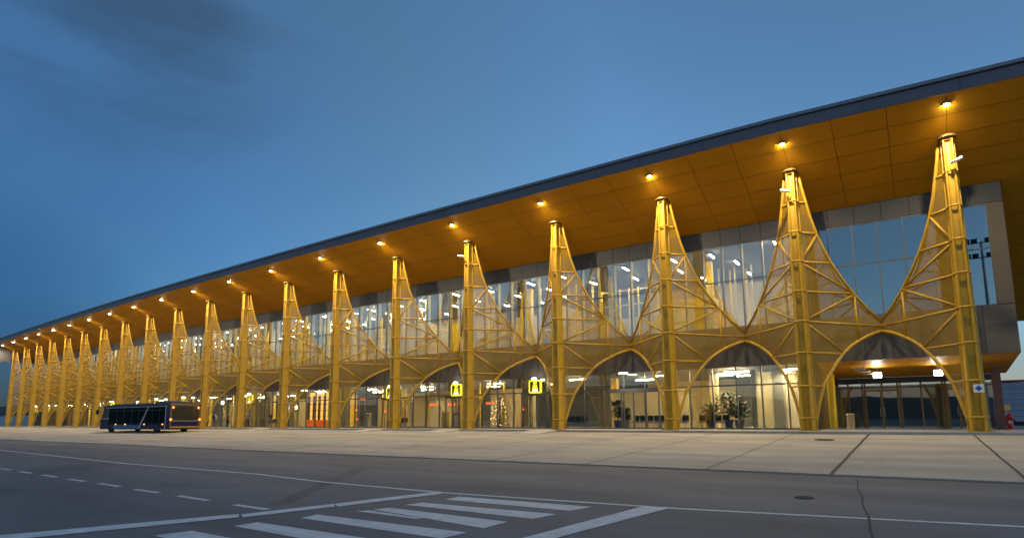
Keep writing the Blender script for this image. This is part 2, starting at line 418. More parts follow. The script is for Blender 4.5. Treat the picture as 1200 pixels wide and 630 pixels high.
for z0, z1, nm in ((0, 4.1, 'hall'), (6.6, 12.7, 'upper')):
    for bi, (x0, x1) in enumerate(bays):
        if bi == 0 and z0 == 0: continue
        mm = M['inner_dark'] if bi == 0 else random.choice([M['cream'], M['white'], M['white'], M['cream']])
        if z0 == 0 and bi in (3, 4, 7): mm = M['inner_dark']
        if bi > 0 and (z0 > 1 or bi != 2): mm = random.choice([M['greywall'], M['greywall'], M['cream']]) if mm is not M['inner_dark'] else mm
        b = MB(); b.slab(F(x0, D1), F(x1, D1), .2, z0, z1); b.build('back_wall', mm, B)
# end walls
b = MB(); b.box(XR - .2, XR, F(XR, GL).y + .2, F(XR, 19).y, Z1, Z3 + 1.0); b.build('end_wall', M['jamb'], B)
b = MB(); b.box(XL, XL + .2, F(XL, GL).y + .2, F(XL, 19).y, 0, Z3 + 1.0); b.build('end_wall', M['jamb'], B)
# recessed entrance: side wall of fins, back screen with doors
RB = 11.0
b = MB(); xw = TX[1] + .02; ya = F(xw, GL).y + .25; yb = F(xw, RB).y
b.box(xw - .02, xw, ya, yb, 0, Z1); win = b.build('side_glazing', M['glass_low'], B)
fr = MB()
for i in range(9):
    y = ya + (yb - ya) * i / 8; fr.box(xw - .05, xw + .12, y - .03, y + .03, 0, Z1)
fr.build('frame', M['doorframe'], win)
b = MB(); b.slab(F(XR - .3, RB + .1), F(xw, RB + .1), .012, 0, 3.05); scr = b.build('entrance_screen', M['glass_low'], B)
fr = MB()
for u in (4.3, 2.9, 1.6, 1.45, .3, -.85, -1.0, -1.9, -2.9, -3.05, -3.9, -4.95):
    c = F(u, RB); fr.box(c.x - .05, c.x + .05, c.y, c.y + .2, 0, 3.05)
fr.slab(F(XR - .3, RB + .02), F(xw, RB + .02), .16, 2.72, 2.82)
fr.build('frame', M['doorframe'], scr)
b = MB(); b.slab(F(XR - .3, RB), F(xw, RB), .25, 3.05, 3.44); b.build('entrance_lintel', M['inner_dark'], B)
plate('lobby_floor', M['tile'], -.03, .01, XR, TX[1] + .05, GL + .3, D1)
b = MB(); b.slab(F(XR - .3, D1), F(xw, D1), .2, 0, 3.2); b.build('back_wall', M['inner_dark'], B)
for u0, u1 in ((1.6, 2.9), (-1.0, -2.9)):
    d = MB(); d.slab(F(u0 + (-.07 if u0 > 0 else -.07), RB - .04), F(u1 + .07, RB - .04), .04, .02, 2.5)
    e = MB(); 
    for u in (u0, (u0 + u1) / 2, u1):
        c = F(u, RB - .08); e.box(c.x - .06, c.x + .06, c.y, c.y + .1, 0, 2.55)
    c0, c1 = F(u0, RB - .08), F(u1, RB - .08)
    e.slab(c0, c1, .1, 2.5, 2.62)
    dd = e.build('door', M['doorframe'], B); d.build('pane', M['glass_low'], dd)
    h = MB(); mid = F((u0 + u1) / 2, RB - .14)
    h.tube([(mid.x - .12, mid.y, .8), (mid.x - .12, mid.y, 1.4)], .018, 6); h.tube([(mid.x + .12, mid.y, .8), (mid.x + .12, mid.y, 1.4)], .018, 6); h.build('handle', M['steel'], dd)

# roof: soffit of ochre panels falling to the glass, fascia, trim, roof deck
EO = -2.9
RX0, RX1 = 15.0, -151.8
rs = sorted(set([RX0, 9.5] + TX + [RX1] + [p + (q - p) * k_ / 3 for p, q in zip(TX[:-1], TX[1:]) for k_ in (1, 2)] + [TX[0] + 4]), reverse=True)
m = MB()
def eo(X): return EO + .32 * min(1.6, max(0.0, (X + 5.6) / 10.8))
def spt(X, off, dz=0): return P(X, off, soff(off) + dz)
def row(X, i): return eo(X) + .02 + (GL - eo(X)) * i / 5
for x0, x1 in zip(rs[:-1], rs[1:]):
    for i in range(5):
        gx, go = .014, .014
        m.add([spt(x0 - gx, row(x0, i) + go), spt(x1 + gx, row(x1, i) + go), spt(x1 + gx, row(x1, i + 1) - go), spt(x0 - gx, row(x0, i + 1) - go)], [(0, 1, 2, 3)])
m.build('soffit', M['soffit'], B)
m = MB()
for x0, x1 in zip(rs[:-1], rs[1:]):
    m.add([spt(x0, eo(x0) + .01, .03), spt(x1, eo(x1) + .01, .03), spt(x1, GL + .6, .03), spt(x0, GL + .6, .03)], [(0, 1, 2, 3)])
m.build('soffit_backing', M['seam'], B)
m = MB()                                           # the fall continues past both ends of the glazed box
r2 = [GL + 3 * i for i in range(6)]
for x0, x1 in ((15, 11.5), (11.5, 8), (8, XR + .01)):
    for o0, o1 in zip(r2[:-1], r2[1:]):
        m.add([spt(x0 - .018, o0 + .018), spt(x1 + .018, o0 + .018), spt(x1 + .018, o1 - .018), spt(x0 - .018, o1 - .018)], [(0, 1, 2, 3)])
m.build('end_soffit', M['soffit'], B)
m = MB(); m.add([spt(15, GL + .6, .03), spt(XR, GL + .6, .03), spt(XR, 19, .03), spt(15, 19, .03)], [(0, 1, 2, 3)]); m.build('soffit_backing', M['seam'], B)
def fquad(m, x0, x1, d0, d1, z0, z1):
    a_, b_ = soff(eo(x0)), soff(eo(x1)); p = [P(x0, eo(x0) + d0), P(x1, eo(x1) + d0), P(x1, eo(x1) + d1), P(x0, eo(x0) + d1)]; zz_ = [a_, b_, b_, a_]
    m.add([(q.x, q.y, z + z0) for q, z in zip(p, zz_)] + [(q.x, q.y, z + z1) for q, z in zip(p, zz_)], [(3, 2, 1, 0), (4, 5, 6, 7), (0, 1, 5, 4), (1, 2, 6, 5), (2, 3, 7, 6), (3, 0, 4, 7)])
m = MB()
fx = [RX0]
while fx[-1] > RX1 + 4: fx.append(fx[-1] - 4.02)
fx.append(RX1)
for x0, x1 in zip(fx[:-1], fx[1:]):
    fquad(m, x0 - .012, x1 + .012, 0, .1, -.03, .57)
m.build('fascia', M['fascia'], B)
m = MB()
for x0, x1 in zip(fx[:-1], fx[1:]):
    fquad(m, x0, x1, -.12, .18, .62, .79)
m.build('roof_trim', M['rooftrim'], B)
m = MB()
for x0, x1 in zip(fx[:-1], fx[1:]):
    fquad(m, x0, x1, .03, .23, 0, .68)
    m.add([P(x0, eo(x0) + .1, soff(eo(x0)) + .70), P(x1, eo(x1) + .1, soff(eo(x1)) + .70), P(x1, 25, 18), P(x0, 25, 18)], [(0, 1, 2, 3)])
m.box(RX1, RX1 + .15, P(RX1, EO).y + .1, P(RX1, 6).y, 12.9, soff(EO) + .7)
m.build('roof', M['topband'], B)

# interior: columns, partitions, galleries that can be seen through the glass
def col_in(x, o, z0, z1, w, mm, nm='column'):
    c = F(x, o); b = MB(); b.box(c.x - w / 2, c.x + w / 2, c.y - w / 2, c.y + w / 2, z0, z1); return b.build(nm, mm, B)
for i in range(1, 19):
    col_in(TX[i] + .3, 9.0, .02, 4.1, .5, M['inyellow'] if i % 2 else M['cream'])
    if i > 1: col_in(TX[i] + .5, 8.5, 6.6, 12.7, .45, M['inyellow'] if i % 3 else M['white'])
def part_wall(u0, o0, u1, o1, z0, z1, mm):
    a_, b_ = F(u0, o0), F(u1, o1); m = MB(); m.bar((a_.x, a_.y, (z0 + z1) / 2), (b_.x, b_.y, (z0 + z1) / 2), .12, z1 - z0); m.build('partition', mm, B)
part_wall(-6.0, 4.6, -6.0, 16.9, 6.6, 12.7, M['white'])            # closes the dark end room
part_wall(-7.3, 8.2, -9.1, 8.2, 6.6, 10.5, M['white'])
part_wall(-12.4, 9.0, -15.7, 9.0, 6.6, 10.1, M['inyellow']); part_wall(-12.4, 9.1, -12.4, 13, 6.6, 10.1, M['inyellow'])
for q in range(7): col_in(-17.2 - q * .85, 10.5, 6.6, 12.0, .11, M['white'] if q % 2 else M['inyellow'], 'gallery_post')
for q in range(4): part_wall(-17.2, 10.5, -22.4, 10.5, 8.0 + q * 1.25, 8.1 + q * 1.25, M['white'])
part_wall(-17.0, 12.0, -22.4, 12.0, 6.6, 9.6, M['cream']); part_wall(-16.9, 8.5, -16.9, 12, 6.6, 9.4, M['white'])
for q in range(5): col_in(-9.8 - q * .62, 11 + (q % 2), 6.6, 12.7, .12, M['inyellow'] if q % 2 else M['white'], 'gallery_post')
part_wall(-6.0, 8.0, -9.2, 8.0, .02, 4.0, M['white'])
part_wall(-9.2, 8.0, -9.2, 12.0, .02, 4.0, M['white'])
col_in(-7.6, 6.6, .02, 4.0, .7, M['white']); col_in(-9.1, 6.2, .02, 4.0, .35, M['white'])
part_wall(-14.2, 8.5, -20.6, 8.5, .02, 3.0, M['cream'])
for i in range(3, 18):
    xm = (TX[i] + TX[i + 1]) / 2 if i < 19 else TX[i]
    rnd = random.Random(i)
    w_ = rnd.choice([M['white'], M['cream'], M['inyellow'], M['white']])
    part_wall(TX[i] - 1.2, 12.5, TX[i] - rnd.uniform(3, 5.5), 12.5, 6.6, rnd.uniform(9, 11.8), w_)
    if i % 2: part_wall(xm - .3, 7, xm - .3, 13, 6.6, rnd.uniform(8.5, 11), M['white'])
    for q in range(6):                                            # slim gallery posts
        col_in(TX[i] - 1.0 - q * 1.15, 6 + rnd.random() * 7, 6.6, 12.7, .14, M['inyellow'] if rnd.random() < .62 else M['white'], 'gallery_post')
    m = MB(); m.slab(F(TX[i] - .6, 13.5), F(TX[i + 1] + .4, 13.5), 2.5, 9.5, 9.75); m.build('gallery_deck', M['white'], B)
for i in (4, 5, 6, 8, 9, 10, 12, 13, 15, 16):
    rnd = random.Random(40 + i)
    part_wall(TX[i] - rnd.uniform(.8, 2.5), 10, TX[i] - rnd.uniform(3.5, 6.5), 10, .02, rnd.uniform(2.6, 3.8), rnd.choice([M['cream'], M['white'], M['inner_dark']]))
    for q in range(3): col_in(TX[i] - 1.2 - q * 2.4, 5.6 + rnd.random() * 3, .02, 4.1, .16, M['inyellow'] if rnd.random() < .6 else M['white'], 'gallery_post')

# ------------------------------------------------------------------ lattice columns
ZR = [14.95, 13.24, 11.4, 9.65, 7.9, 6.15, 4.36, 2.48, .70]
UP = [(15.0, .10), (14.2, .13), (13.24, .172), (12.3, .215), (11.4, .272), (10.5, .345), (9.65, .43), (8.75, .545), (7.9, .675), (7.05, .83), (6.3, 1.0)]
AR = [(5.74, 1.0), (5.6, .90), (5.4, .805), (5.15, .705), (4.8, .595), (4.36, .49), (3.8, .395), (3.2, .31), (2.48, .222), (1.6, .160), (.70, .108), (.03, .085)]
def interp(tb, z):
    for (za, ta), (zb, tb_) in zip(tb[:-1], tb[1:]):
        if za >= z >= zb: return ta + (tb_ - ta) * (za - z) / (za - zb)
    return tb[-1][1]
def tower(i):
    X = TX[i]; M0 = P(X, 0)
    txt = {0: 'yellow lattice column with a single wing at the right end, bearing a small white sign',
           19: 'last yellow lattice column at the far left end, past the terminal glass'}.get(i, 'yellow tapering lattice column, %s from the right end of the colonnade' % nth(i + 1))
    T = empty('lattice_column', M0, 0, txt, 'lattice column', 'yellow lattice columns along the terminal front'); T['kind'] = 'thing'
    mm = MB()
    zs = [0, .7, 2.48, 4.36, 6.15, 9.65, 13.24, 15.22]
    sec = [(-.37, .34), (-.24, -.20), (-.11, -.07), (.11, -.07), (.24, -.20), (.37, .34)]
    for z0_, z1_ in zip(zs[:-1], zs[1:]):
        for (a0, b0), (a1, b1) in zip(sec[:-1], sec[1:]):
            k0, k1 = 1.05 - .33 * z0_ / 15.2, 1.05 - .33 * z1_ / 15.2
            mm.add([(a0 * k0, b0 * k0, z0_), (a1 * k0, b1 * k0, z0_), (a1 * k1, b1 * k1, z1_), (a0 * k1, b0 * k1, z1_)], [(0, 1, 2, 3)])
    for a0, b0 in (sec[0], sec[1], sec[4], sec[5]):
        mm.tube([(a0 * 1.05, b0 * 1.05, 0), (a0 * .72, b0 * .72, 15.2)], [.06, .045], 6)
    mm.tube([(0, .1, 0), (0, .1, 15.2)], [.2, .14], 10)
    dirs = []
    for s, j in ((1, i - 1), (-1, i + 1)):
        if 0 <= j < NT:
            xm = (X + TX[j]) / 2; J = P(xm, 3.78) - M0; dirs.append((s, J))
        else:
            dirs.append((s, None))
    for s, J in dirs:
        JJ = J if J is not None else Vector((s * 2.2, 3.6, 0))
        e = Vector((JJ.x, JJ.y, 0))
    mm.build('mast', M['yellow'], T)
    cp = MB(); cp.lathe([(.42, 15.05), (.42, 15.12), (.3, 15.22)], n=12); cp.build('head_plate', M['doorframe'], T)
    bp = MB(); bp.box(-.5, .5, -.4, .55, 0, .035)
    for sx in (-.4, .4):
        for sy in (-.3, .45): bp.lathe([(.04, .03), (.04, .09)], (sx, sy, 0), 6)
    bp.build('base_plate', M['yellow'], T)
    for z in ZR:
        c = MB(); k_ = .085 - .013 * z / 15
        e1 = (dirs[0][1] if dirs[0][1] is not None else Vector((2.2, 3.6, 0))); e2 = (dirs[1][1] if dirs[1][1] is not None else Vector((-2.2, 3.6, 0)))
        a_ = Vector((e2.x, e2.y, 0)) * (k_ + .006); b_ = Vector((e1.x, e1.y, 0)) * (k_ + .006)
        k1 = 1.07 - .33 * z / 15.2; pts = [Vector((a0 * k1, b0 * k1, z)) for a0, b0 in ((-.40, .37), (-.25, -.22), (.25, -.22), (.40, .37))]
        c.tube(pts, .052, 6); c.build('collar', M['yellow'], T, True)
    for s, J in dirs:
        if J is None: continue
        e = Vector((J.x, J.y, 0))
        def W(t, z): return e * t + Vector((0, 0, z))
        pan = [W(.085, 14.9)] + [W(t - .004, z) for z, t in UP[1:]] + [W(.995, 5.8)] + [W(t - .004, z) for z, t in AR[1:-1]] + [W(.085, .05)]
        # triangulate as strips between mast edge and outline
        pm_ = MB()
        out = [(t, z) for z, t in UP[1:]] + [(1.0, 5.8)] + [(t, z) for z, t in AR[1:]]
        for (ta, za), (tb, zb) in zip(out[:-1], out[1:]):
            if za - zb < 1e-6: continue
            pm_.add([W(.085, za), W(ta, za), W(tb, zb), W(.085, zb)], [(0, 1, 2, 3)])
        wing = pm_.build('wing', M['mesh'], T)
        MB().tube([W(t, z) for z, t in UP], .085, 8).build('upper_rib', M['yellow'], wing, True)
        MB().tube([W(t, z) for z, t in AR], .09, 8).build('arch_rib', M['yellow'], wing, True)
        for z in ZR[1:]:
            t1 = interp(UP, z) if z > 6.3 else (1.0 if z > 6 else interp(AR, z))
            z1 = 6.02 if abs(z - 6.15) < .01 else z
            MB().tube([W(.06, z), W(t1, z1)], .062, 6).build('rail', M['yellow'], wing, True)
        br = [((interp(UP, 11.35), 11.35), (.07, 9.75)), ((.07, 9.55), (interp(UP, 7.95), 7.95)), ((interp(UP, 7.85), 7.85), (.07, 6.25)), ((.07, 6.05), (interp(AR, 4.42), 4.42)), ((.69, 7.8), (.69, 5.12))]
        for (ta, za), (tb, zb) in br:
            MB().tube([W(ta, za), W(tb, zb)], .062, 6).build('brace', M['yellow'], wing, True)
for i in range(NT): tower(i)

# soffit lamps, one above every column
def soffit_lamp(i):
    X = TX[i]; off = -2.0; z = soff(off)
    t = empty('soffit_lamp', P(X, off, z), 0, 'glowing round soffit lamp above the lattice column %s' % ('at the right end' if i == 0 else 'at the far left end' if i == 19 else nth(i + 1) + ' from the right end'), 'ceiling lamp', 'lamps in the roof soffit')
    MB().lathe([(.15, .05), (.16, -.03), (.13, -.06)], n=14).build('housing', M['steel'], t)
    MB().lathe([(.05, -.055), (.12, -.062), (.10, -.082), (.04, -.095)], n=14).build('bulb', M['bulb'], t, True)
    L = bpy.data.lights.new('lamp_beam', 'SPOT'); L.energy = LAMP_W; L.color = (1, .80, .50); L.spot_size = R(168); L.spot_blend = .9; L.shadow_soft_size = .08
    o = bpy.data.objects.new('lamp_beam', L); COL.objects.link(o); o.parent = t; o.location = (0, 0, -.16)
LAMP_W = 1200
for i in range(NT): soffit_lamp(i)

# cameras on the masts
def cctv(i, z, side, label):
    t = empty('security_camera', P(TX[i], -.30, z), 0, label, 'security camera', 'security cameras on the columns')
    MB().tube([(0, .1, 0), (side * .1, -.12, .0)], .03, 6).build('bracket', M['steel'], t)
    m = MB(); m.tube([(side * .02, -.12, .02), (side * .5, -.34, .10)], .085, 10); m.build('body', mat('white camera shell', (.75, .75, .73), .4), t, True)
    MB().tube([(side * .5, -.34, .10), (side * .53, -.355, .105)], .06, 10).build('lens', M['black'], t)
cctv(0, 13.55, 1, 'white security camera near the top of the rightmost yellow column')
cctv(1, 13.75, -1, 'white security camera near the top of the second column from the right')
cctv(4, 13.8, -1, 'white security camera near the top of the fifth column from the right')

# small white sign on the rightmost column
t = empty('column_sign', P(TX[0] + .12, -.36, 2.08), 0, 'small white square sign with a blue mark on the rightmost yellow column', 'sign')
MB().box(-.20, .20, -.02, .02, -.20, .20).build('plate', mat('white sign plate', (.8, .8, .8), .4), t)
m = MB(); m.box(-.035, .035, -.03, -.021, -.13, .13); m.box(-.13, .13, -.029, -.022, -.035, .035); m.add([(-.08, -.026, -.08), (.08, -.026, -.08), (.08, -.026, .08), (-.08, -.026, .08)], [(0, 1, 2, 3)])
m.build('symbol', mat('blue symbol', (.02, .08, .4), .4), t)

# ------------------------------------------------------------------ gate signs
def gate_sign(x, off, z, label):
    t = empty('gate_sign', P(x, off, z), 0, label, 'gate sign', 'lit yellow gate signs above the doors'); t.scale = (.86, 1, .86)
    m = MB(); m.box(-.56, .56, -.02, .10, -.52, .52); m.build('housing', M['black'], t)
    m = MB(); w = .64; r_ = .12
    def ring(hw, hh, rr_):
        out = []
        for cx, cz, a0 in ((hw - rr_, hh - rr_, 0), (-hw + rr_, hh - rr_, 90), (-hw + rr_, -hh + rr_, 180), (hw - rr_, -hh + rr_, 270)):
            for k_ in range(5):
                a = R(a0 + k_ * 22.5); out.append((cx + rr_ * math.cos(a), cz + rr_ * math.sin(a)))
        return out
    A, Bq = ring(.66, .60, .14), ring(.54, .48, .06); n = len(A)
    for y in (-.06, .12): m.add([(p[0], y, p[1]) for p in A] + [(p[0], y, p[1]) for p in Bq], [(i, (i + 1) % n, n + (i + 1) % n, n + i) for i in range(n)])
    m.add([(p[0], -.06, p[1]) for p in A] + [(p[0], .12, p[1]) for p in A], [(i, (i + 1) % n, n + (i + 1) % n, n + i) for i in range(n)])
    m.build('frame', M['signyellow'], t)
    m = MB(); y = -.035
    m.add([(-.20, y, .46), (.20, y, .46), (.20, y, .26), (.10, y, .22), (-.10, y, .22), (-.20, y, .26)], [(0, 1, 2, 3, 4, 5)])
    m.add([(-.22, y, .18), (-.07, y, .18), (0, y, .10), (.07, y, .18), (.22, y, .18), (.30, y, -.20), (-.30, y, -.20)], [(0, 1, 2, 6), (2, 3, 4, 5), (2, 5, 6)])
    m.build('pictogram', M['signyellow'], t)
    m = MB(); m.box(-.30, .30, -.045, -.03, -.44, -.25); m.build('number_field', M['signwhite'], t)
    m = MB(); m.lathe([(.20, .0), (.22, .10), (.14, .2)], (0, -.12, .62), 10); m.build('lamp', M['signlamp'], t, True)
gs = [3, 4, 5, 8, 10, 11, 13, 17, 18]
gl = {3: 'large lit yellow gate sign nearest the right end, over dark double doors', 4: 'lit yellow gate sign left of the fairy lights, partly hidden by the fifth column', 5: 'lit yellow gate sign split in view by the sixth column from the right',
      8: 'lit yellow gate sign above the waiting passengers', 10: 'lit yellow gate sign just above the rear of the bus', 11: 'lit yellow gate sign above the rear part of the bus side', 13: 'lit yellow gate sign above the front of the bus',
      17: 'second lit yellow gate sign from the far left end, between slim columns', 18: 'last lit yellow gate sign at the far left end'}
for i in gs:
    x = (TX[i] + TX[min(i + 1, 19)]) / 2
    gate_sign(x, 3.55, 3.32, gl[i])

# gate doors in the signed bays
for i in gs[:-1] + [2]:
    x = (TX[i] + TX[i + 1]) / 2
    c = F(x, GL - .06); t = MB()
    hw = 1.55 if i != 2 else 1.9
    for q in (-hw, -hw / 2, 0, hw / 2, hw):
        t.box(c.x + q - .05, c.x + q + .05, c.y - .04, c.y + .06, .01, 2.62)
    t.box(c.x - hw - .05, c.x + hw + .05, c.y - .045, c.y + .065, 2.62, 2.82)
    t.build('gate_door', M['doorframe'] if i > 4 else M['mullion'], B)

# ------------------------------------------------------------------ interior lights (each strip its own thing)
def strip(x, off, z, label, grp, rz=0.0, L_=1.3, W_=.13):
    t = empty('strip_light', F(x, off, z), rz, label, 'strip light', grp)
    m = MB(); m.box(-L_ / 2 - .04, L_ / 2 + .04, -W_ / 2 - .04, W_ / 2 + .04, 0, .07); m.build('housing', M['steel'], t)
    m = MB(); m.box(-L_ / 2, L_ / 2, -W_ / 2, W_ / 2, -.035, -.002); m.build('diffuser', M['strip'], t)
rowname = ['front', 'middle', 'back']
for i in range(1, 18):
    rnd = random.Random(100 + i)
    for q in range(3):
        for s in range(2):
            if s == 1 and i > 14: continue
            x = TX[i] - (1.9 + 3.9 * s + rnd.uniform(-.7, .7)); off = (6.0, 9.6, 13.0)[q] + rnd.uniform(-.5, .5)
            strip(x, off, 12.55, 'white ceiling strip light in upper hall bay %s from right, %s row, %s end' % (nth(i + 1), rowname[q], ('right', 'left')[s]), 'strip lights in the upper hall', math.pi / 2, 1.1, .075)
for i in range(1, 18):
    rnd = random.Random(200 + i)
    for q in range(2):
        x = TX[i] - (2.3 + 3.4 * q + rnd.uniform(-.5, .5))
        strip(x, 6.6 + 4 * q, 3.98, 'white ceiling strip light in lower hall bay %s from right, %s one' % (nth(i + 1), ('front right', 'back left')[q]), 'strip lights in the lower hall', 0, 1.5, .10)
# bright extra strips near the second bay
for q in range(3):
    strip(-10.2 - q * .9, 6.3 + q * 1.4, 3.95, 'long white strip light over the plants in second bay, %s' % ('front', 'middle', 'rear')[q] + ' of three', 'strip lights in the lower hall', 0, 1.6, .08)
# pendant discs of the white room and the unlit discs of the entrance
def disc(x, off, z, r_, mm, label, grp):
    t = empty('disc_light', F(x, off, z), 0, label, 'disc light', grp)
    MB().lathe([(.02, .35), (.02, .06)], n=6).build('stem', M['steel'], t)
    MB().lathe([(r_, .07), (r_ + .02, .03), (r_, .0)], n=20).build('shade', M['steel'], t)
    MB().lathe([(r_ - .03, 0), (r_ - .03, -.012)], n=20).build('diffuser', mm, t)
for q in range(3): disc(-6.9 - .35 * q, 5.6 + 1.0 * q, 3.72, .32, M['disc'], 'round white ceiling lamp in the white room, %s of three' % ('front', 'middle', 'back')[q], 'disc lamps in the white room')
offlens = mat('unlit opal lens', (.62, .52, .38), .5)
for q in range(3): disc(-2.75 + .18 * q, 5.0 + 1.1 * q, 3.62 - .09 * q, .33, offlens, 'round unlit lamp under the entrance soffit, %s of three' % ('front', 'middle', 'back')[q], 'disc lamps under the entrance soffit')
disc(-17.3, 3.2, 4.0, .34, M['disc'], 'bright round lamp above the sliding doors of the third bay', 'lamps above the doors')
disc(-54.3, 3.2, 3.95, .34, M['disc'], 'bright round lamp above the lit amber shop', 'lamps above the doors')
# flood lamps in the entrance
def flood(x, off, z, label):
    t = empty('flood_lamp', F(x, off, z), 0, label, 'flood lamp', 'flood lamps in the entrance recess')
    MB().tube([(0, .1, .46), (0, .1, .15)], .025, 6).build('stem', M['steel'], t)
    MB().box(-.24, .24, 0, .22, -.18, .18).build('housing', M['steel'], t)
    MB().box(-.20, .20, -.03, -.002, -.15, .15).build('lens', M['flood'], t)
flood(-1.9, 7.0, 3.36, 'bright square flood lamp hanging at the left of the entrance recess')
flood(1.2, 7.0, 3.36, 'bright square flood lamp hanging at the right of the entrance recess')
flood(-71.0, 3.3, 3.0, 'bright lamp by the passengers just right of the bus')
flood(-57.5, 4.6, 2.2, 'bright lamp low behind the dark glass right of the amber shop')

# lit shop, red signs, fairy lights
t = empty('shop_display', F(-55.1, 5.4), 0, 'brightly lit amber shop display with orange counter behind the glass', 'shop display')
m = MB(); m.box(-2.0, 2.0, .6, .7, 0, 3.9); m.build('back_panel', M['shop'], t)
m = MB()
for q in range(4): m.box(-1.9, 1.9, .25, .58, 1.15 + q * .7, 1.19 + q * .7)
for q in range(5): m.box(-1.92 + q * .95, -1.88 + q * .95, .25, .58, .8, 3.5)
m.build('shelf', M['brown'], t)
m = MB(); m.box(-1.9, 1.9, 0, .2, 0, .8); m.build('counter', M['shoporange'], t)
def red_sign(x, off, z, w, label):
    t = empty('hanging_sign', F(x, off, z), 0, label, 'sign', 'lit red hanging signs in the lower hall')
    MB().box(-w / 2, w / 2, -.03, .03, -.1, .1).build('panel', M['redstrip'], t)
    m = MB(); m.tube([(-w / 3, 0, .1), (-w / 3, 0, 4.1 - z)], .012, 5); m.tube([(w / 3, 0, .1), (w / 3, 0, 4.1 - z)], .012, 5); m.build('cord', M['steel'], t)
red_sign(-31.6, 6.5, 2.2, 1.1, 'red lit strip sign in the hall right of the fifth bay posts'); red_sign(-36.0, 6.5, 2.2, 1.2, 'red lit strip sign beside the sixth column, rightmost of three')
red_sign(-39.0, 6.9, 2.2, 1.0, 'red lit strip sign behind the sixth gate sign, middle of three'); red_sign(-34.2, 6.5, 2.2, .9, 'short red lit strip sign beside the yellow kiosk post')
red_sign(-48.6, 6.5, 3.0, 1.0, 'red lit sign behind blue reflecting glass left of the amber shop')
t = empty('fairy_light_tree', F(-30.4, 6.2), 0, 'cluster of warm fairy lights on a tree behind the glass right of the fifth column', 'fairy light tree')
m = MB(); m.lathe([(.12, 0), (.08, 1), (.03, 2.7)], n=7); m.build('trunk', M['brown'], t)
m = MB(); rnd = random.Random(5)
for q in range(260):
    z = rnd.uniform(.2, 2.6); r_ = (.75 - .12 * z) * math.sqrt(rnd.random()); a = rnd.uniform(0, 6.28); c = Vector((r_ * math.cos(a) * 1.3, r_ * math.sin(a), z))
    d = Vector((rnd.uniform(-1, 1), rnd.uniform(-1, 1), rnd.uniform(-.6, .2))).normalized() * .16; s_ = d.cross(Vector((0, 0, 1))).normalized() * .05
    m.add([c - d, c + s_, c + d, c - s_], [(0, 1, 2, 3)])
m.build('foliage', M['leaf'], t)
m = MB()
for q in range(60):
    z = rnd.uniform(.2, 2.6) ; r_ = (.8 - .12 * z); a = rnd.choice([2.6, 5.4]) + rnd.uniform(-.8, .8); k_ = rnd.uniform(.6, 1.7)
    m.lathe([(.008, -.028 * k_), (.028 * k_, 0), (.008, .028 * k_)], (r_ * math.cos(a) * 1.3, r_ * math.sin(a), z), 5)
m.build('light_string', M['fairy'], t)

# potted plants in the hall
def plant(x, off, h_, w_, potm, label, seed):
    rnd = random.Random(seed)
    t = empty('potted_plant', F(x, off, .02), 0, label, 'potted plant', 'potted plants in the lower hall')
    MB().lathe([(.24, 0), (.33, .55), (.35, .6), (.30, .6), (.28, .52)], n=14).build('pot', potm, t, True)
    m = MB()
    for q in range(7):
        a = rnd.uniform(0, 6.28); m.tube([(0, 0, .5), (.12 * math.cos(a), .12 * math.sin(a), h_ * .6), (w_ * .6 * math.cos(a), w_ * .6 * math.sin(a), h_ * rnd.uniform(.8, 1))], [.025, .018, .008], 5)
    m.build('stem', M['brown'], t)
    m = MB()
    for q in range(330):
        a = rnd.uniform(0, 6.28); z = h_ * rnd.uniform(.42, 1.05); r_ = w_ * math.sqrt(rnd.random()) * (1 - abs(z / h_ - .75) * .9)
        c = Vector((r_ * math.cos(a), r_ * math.sin(a), z)); d = Vector((math.cos(a + rnd.uniform(-1, 1)), math.sin(a + rnd.uniform(-1, 1)), rnd.uniform(-.5, .5))).normalized() * rnd.uniform(.14, .26)
        s_ = d.cross(Vector((0, 0, 1))).normalized() * rnd.uniform(.06, .11)
        m.add([c - d, c + s_, c + d, c - s_], [(0, 1, 2, 3)])
    m.build('leaves', M['leaf'], t)
plant(-10.0, 5.6, 1.7, .75, M['potw'], 'leafy plant in a wooden planter behind the second bay glass, right one', 1)
plant(-10.9, 6.4, 2.4, 1.0, M['pot'], 'tall leafy plant in a dark pot in the middle of the second bay', 2)
plant(-12.0, 5.8, 1.6, .8, M['pot'], 'low leafy plant in a dark pot close to the third column from the right', 3)
plant(-18.9, 5.6, 2.0, .6, M['pot'], 'leafy plant in a dark pot left of the sliding doors in the third bay', 4)
plant(-18.1, 5.2, 1.4, .45, M['potw'], 'small plant in a wooden planter right beside the sliding doors', 6)

# seats, counters and bins in the hall
def bench(x, off, label):
    t = empty('waiting_bench', F(x, off, .02), 0, label, 'bench', 'waiting benches in the lower hall')
    for q in range(4):
        MB().box(-1.1 + q * .56, -.6 + q * .56, -.22, .24, .42, .47).build('seat', M['black'], t)
        MB().box(-1.1 + q * .56, -.6 + q * .56, .24, .29, .5, .95).build('backrest', M['black'], t)
    m = MB(); m.box(-1.1, 1.1, -.03, .03, .36, .42); m.build('beam', M['steel'], t)
    for s in (-.9, .9):
        m = MB(); m.box(s - .03, s + .03, -.25, .28, 0, .04); m.box(s - .03, s + .03, -.03, .03, .04, .36); m.build('leg', M['steel'], t)
bn = {2: ['right of the sliding doors', 'behind the sliding doors', ''], }
bench(-14.6, 5.6, 'dark waiting bench behind the third bay glass, right of the sliding doors')
bench(-17.0, 6.4, 'dark waiting bench seen through the sliding doors of the third bay')
bench(-12.2, 7.2, 'dark waiting bench beneath the strip lights of the second bay')
bench(-23.0, 6.2, 'dark waiting bench behind the fourth bay glass')
bench(-43.0, 6.2, 'dark waiting bench behind the sixth bay glass')
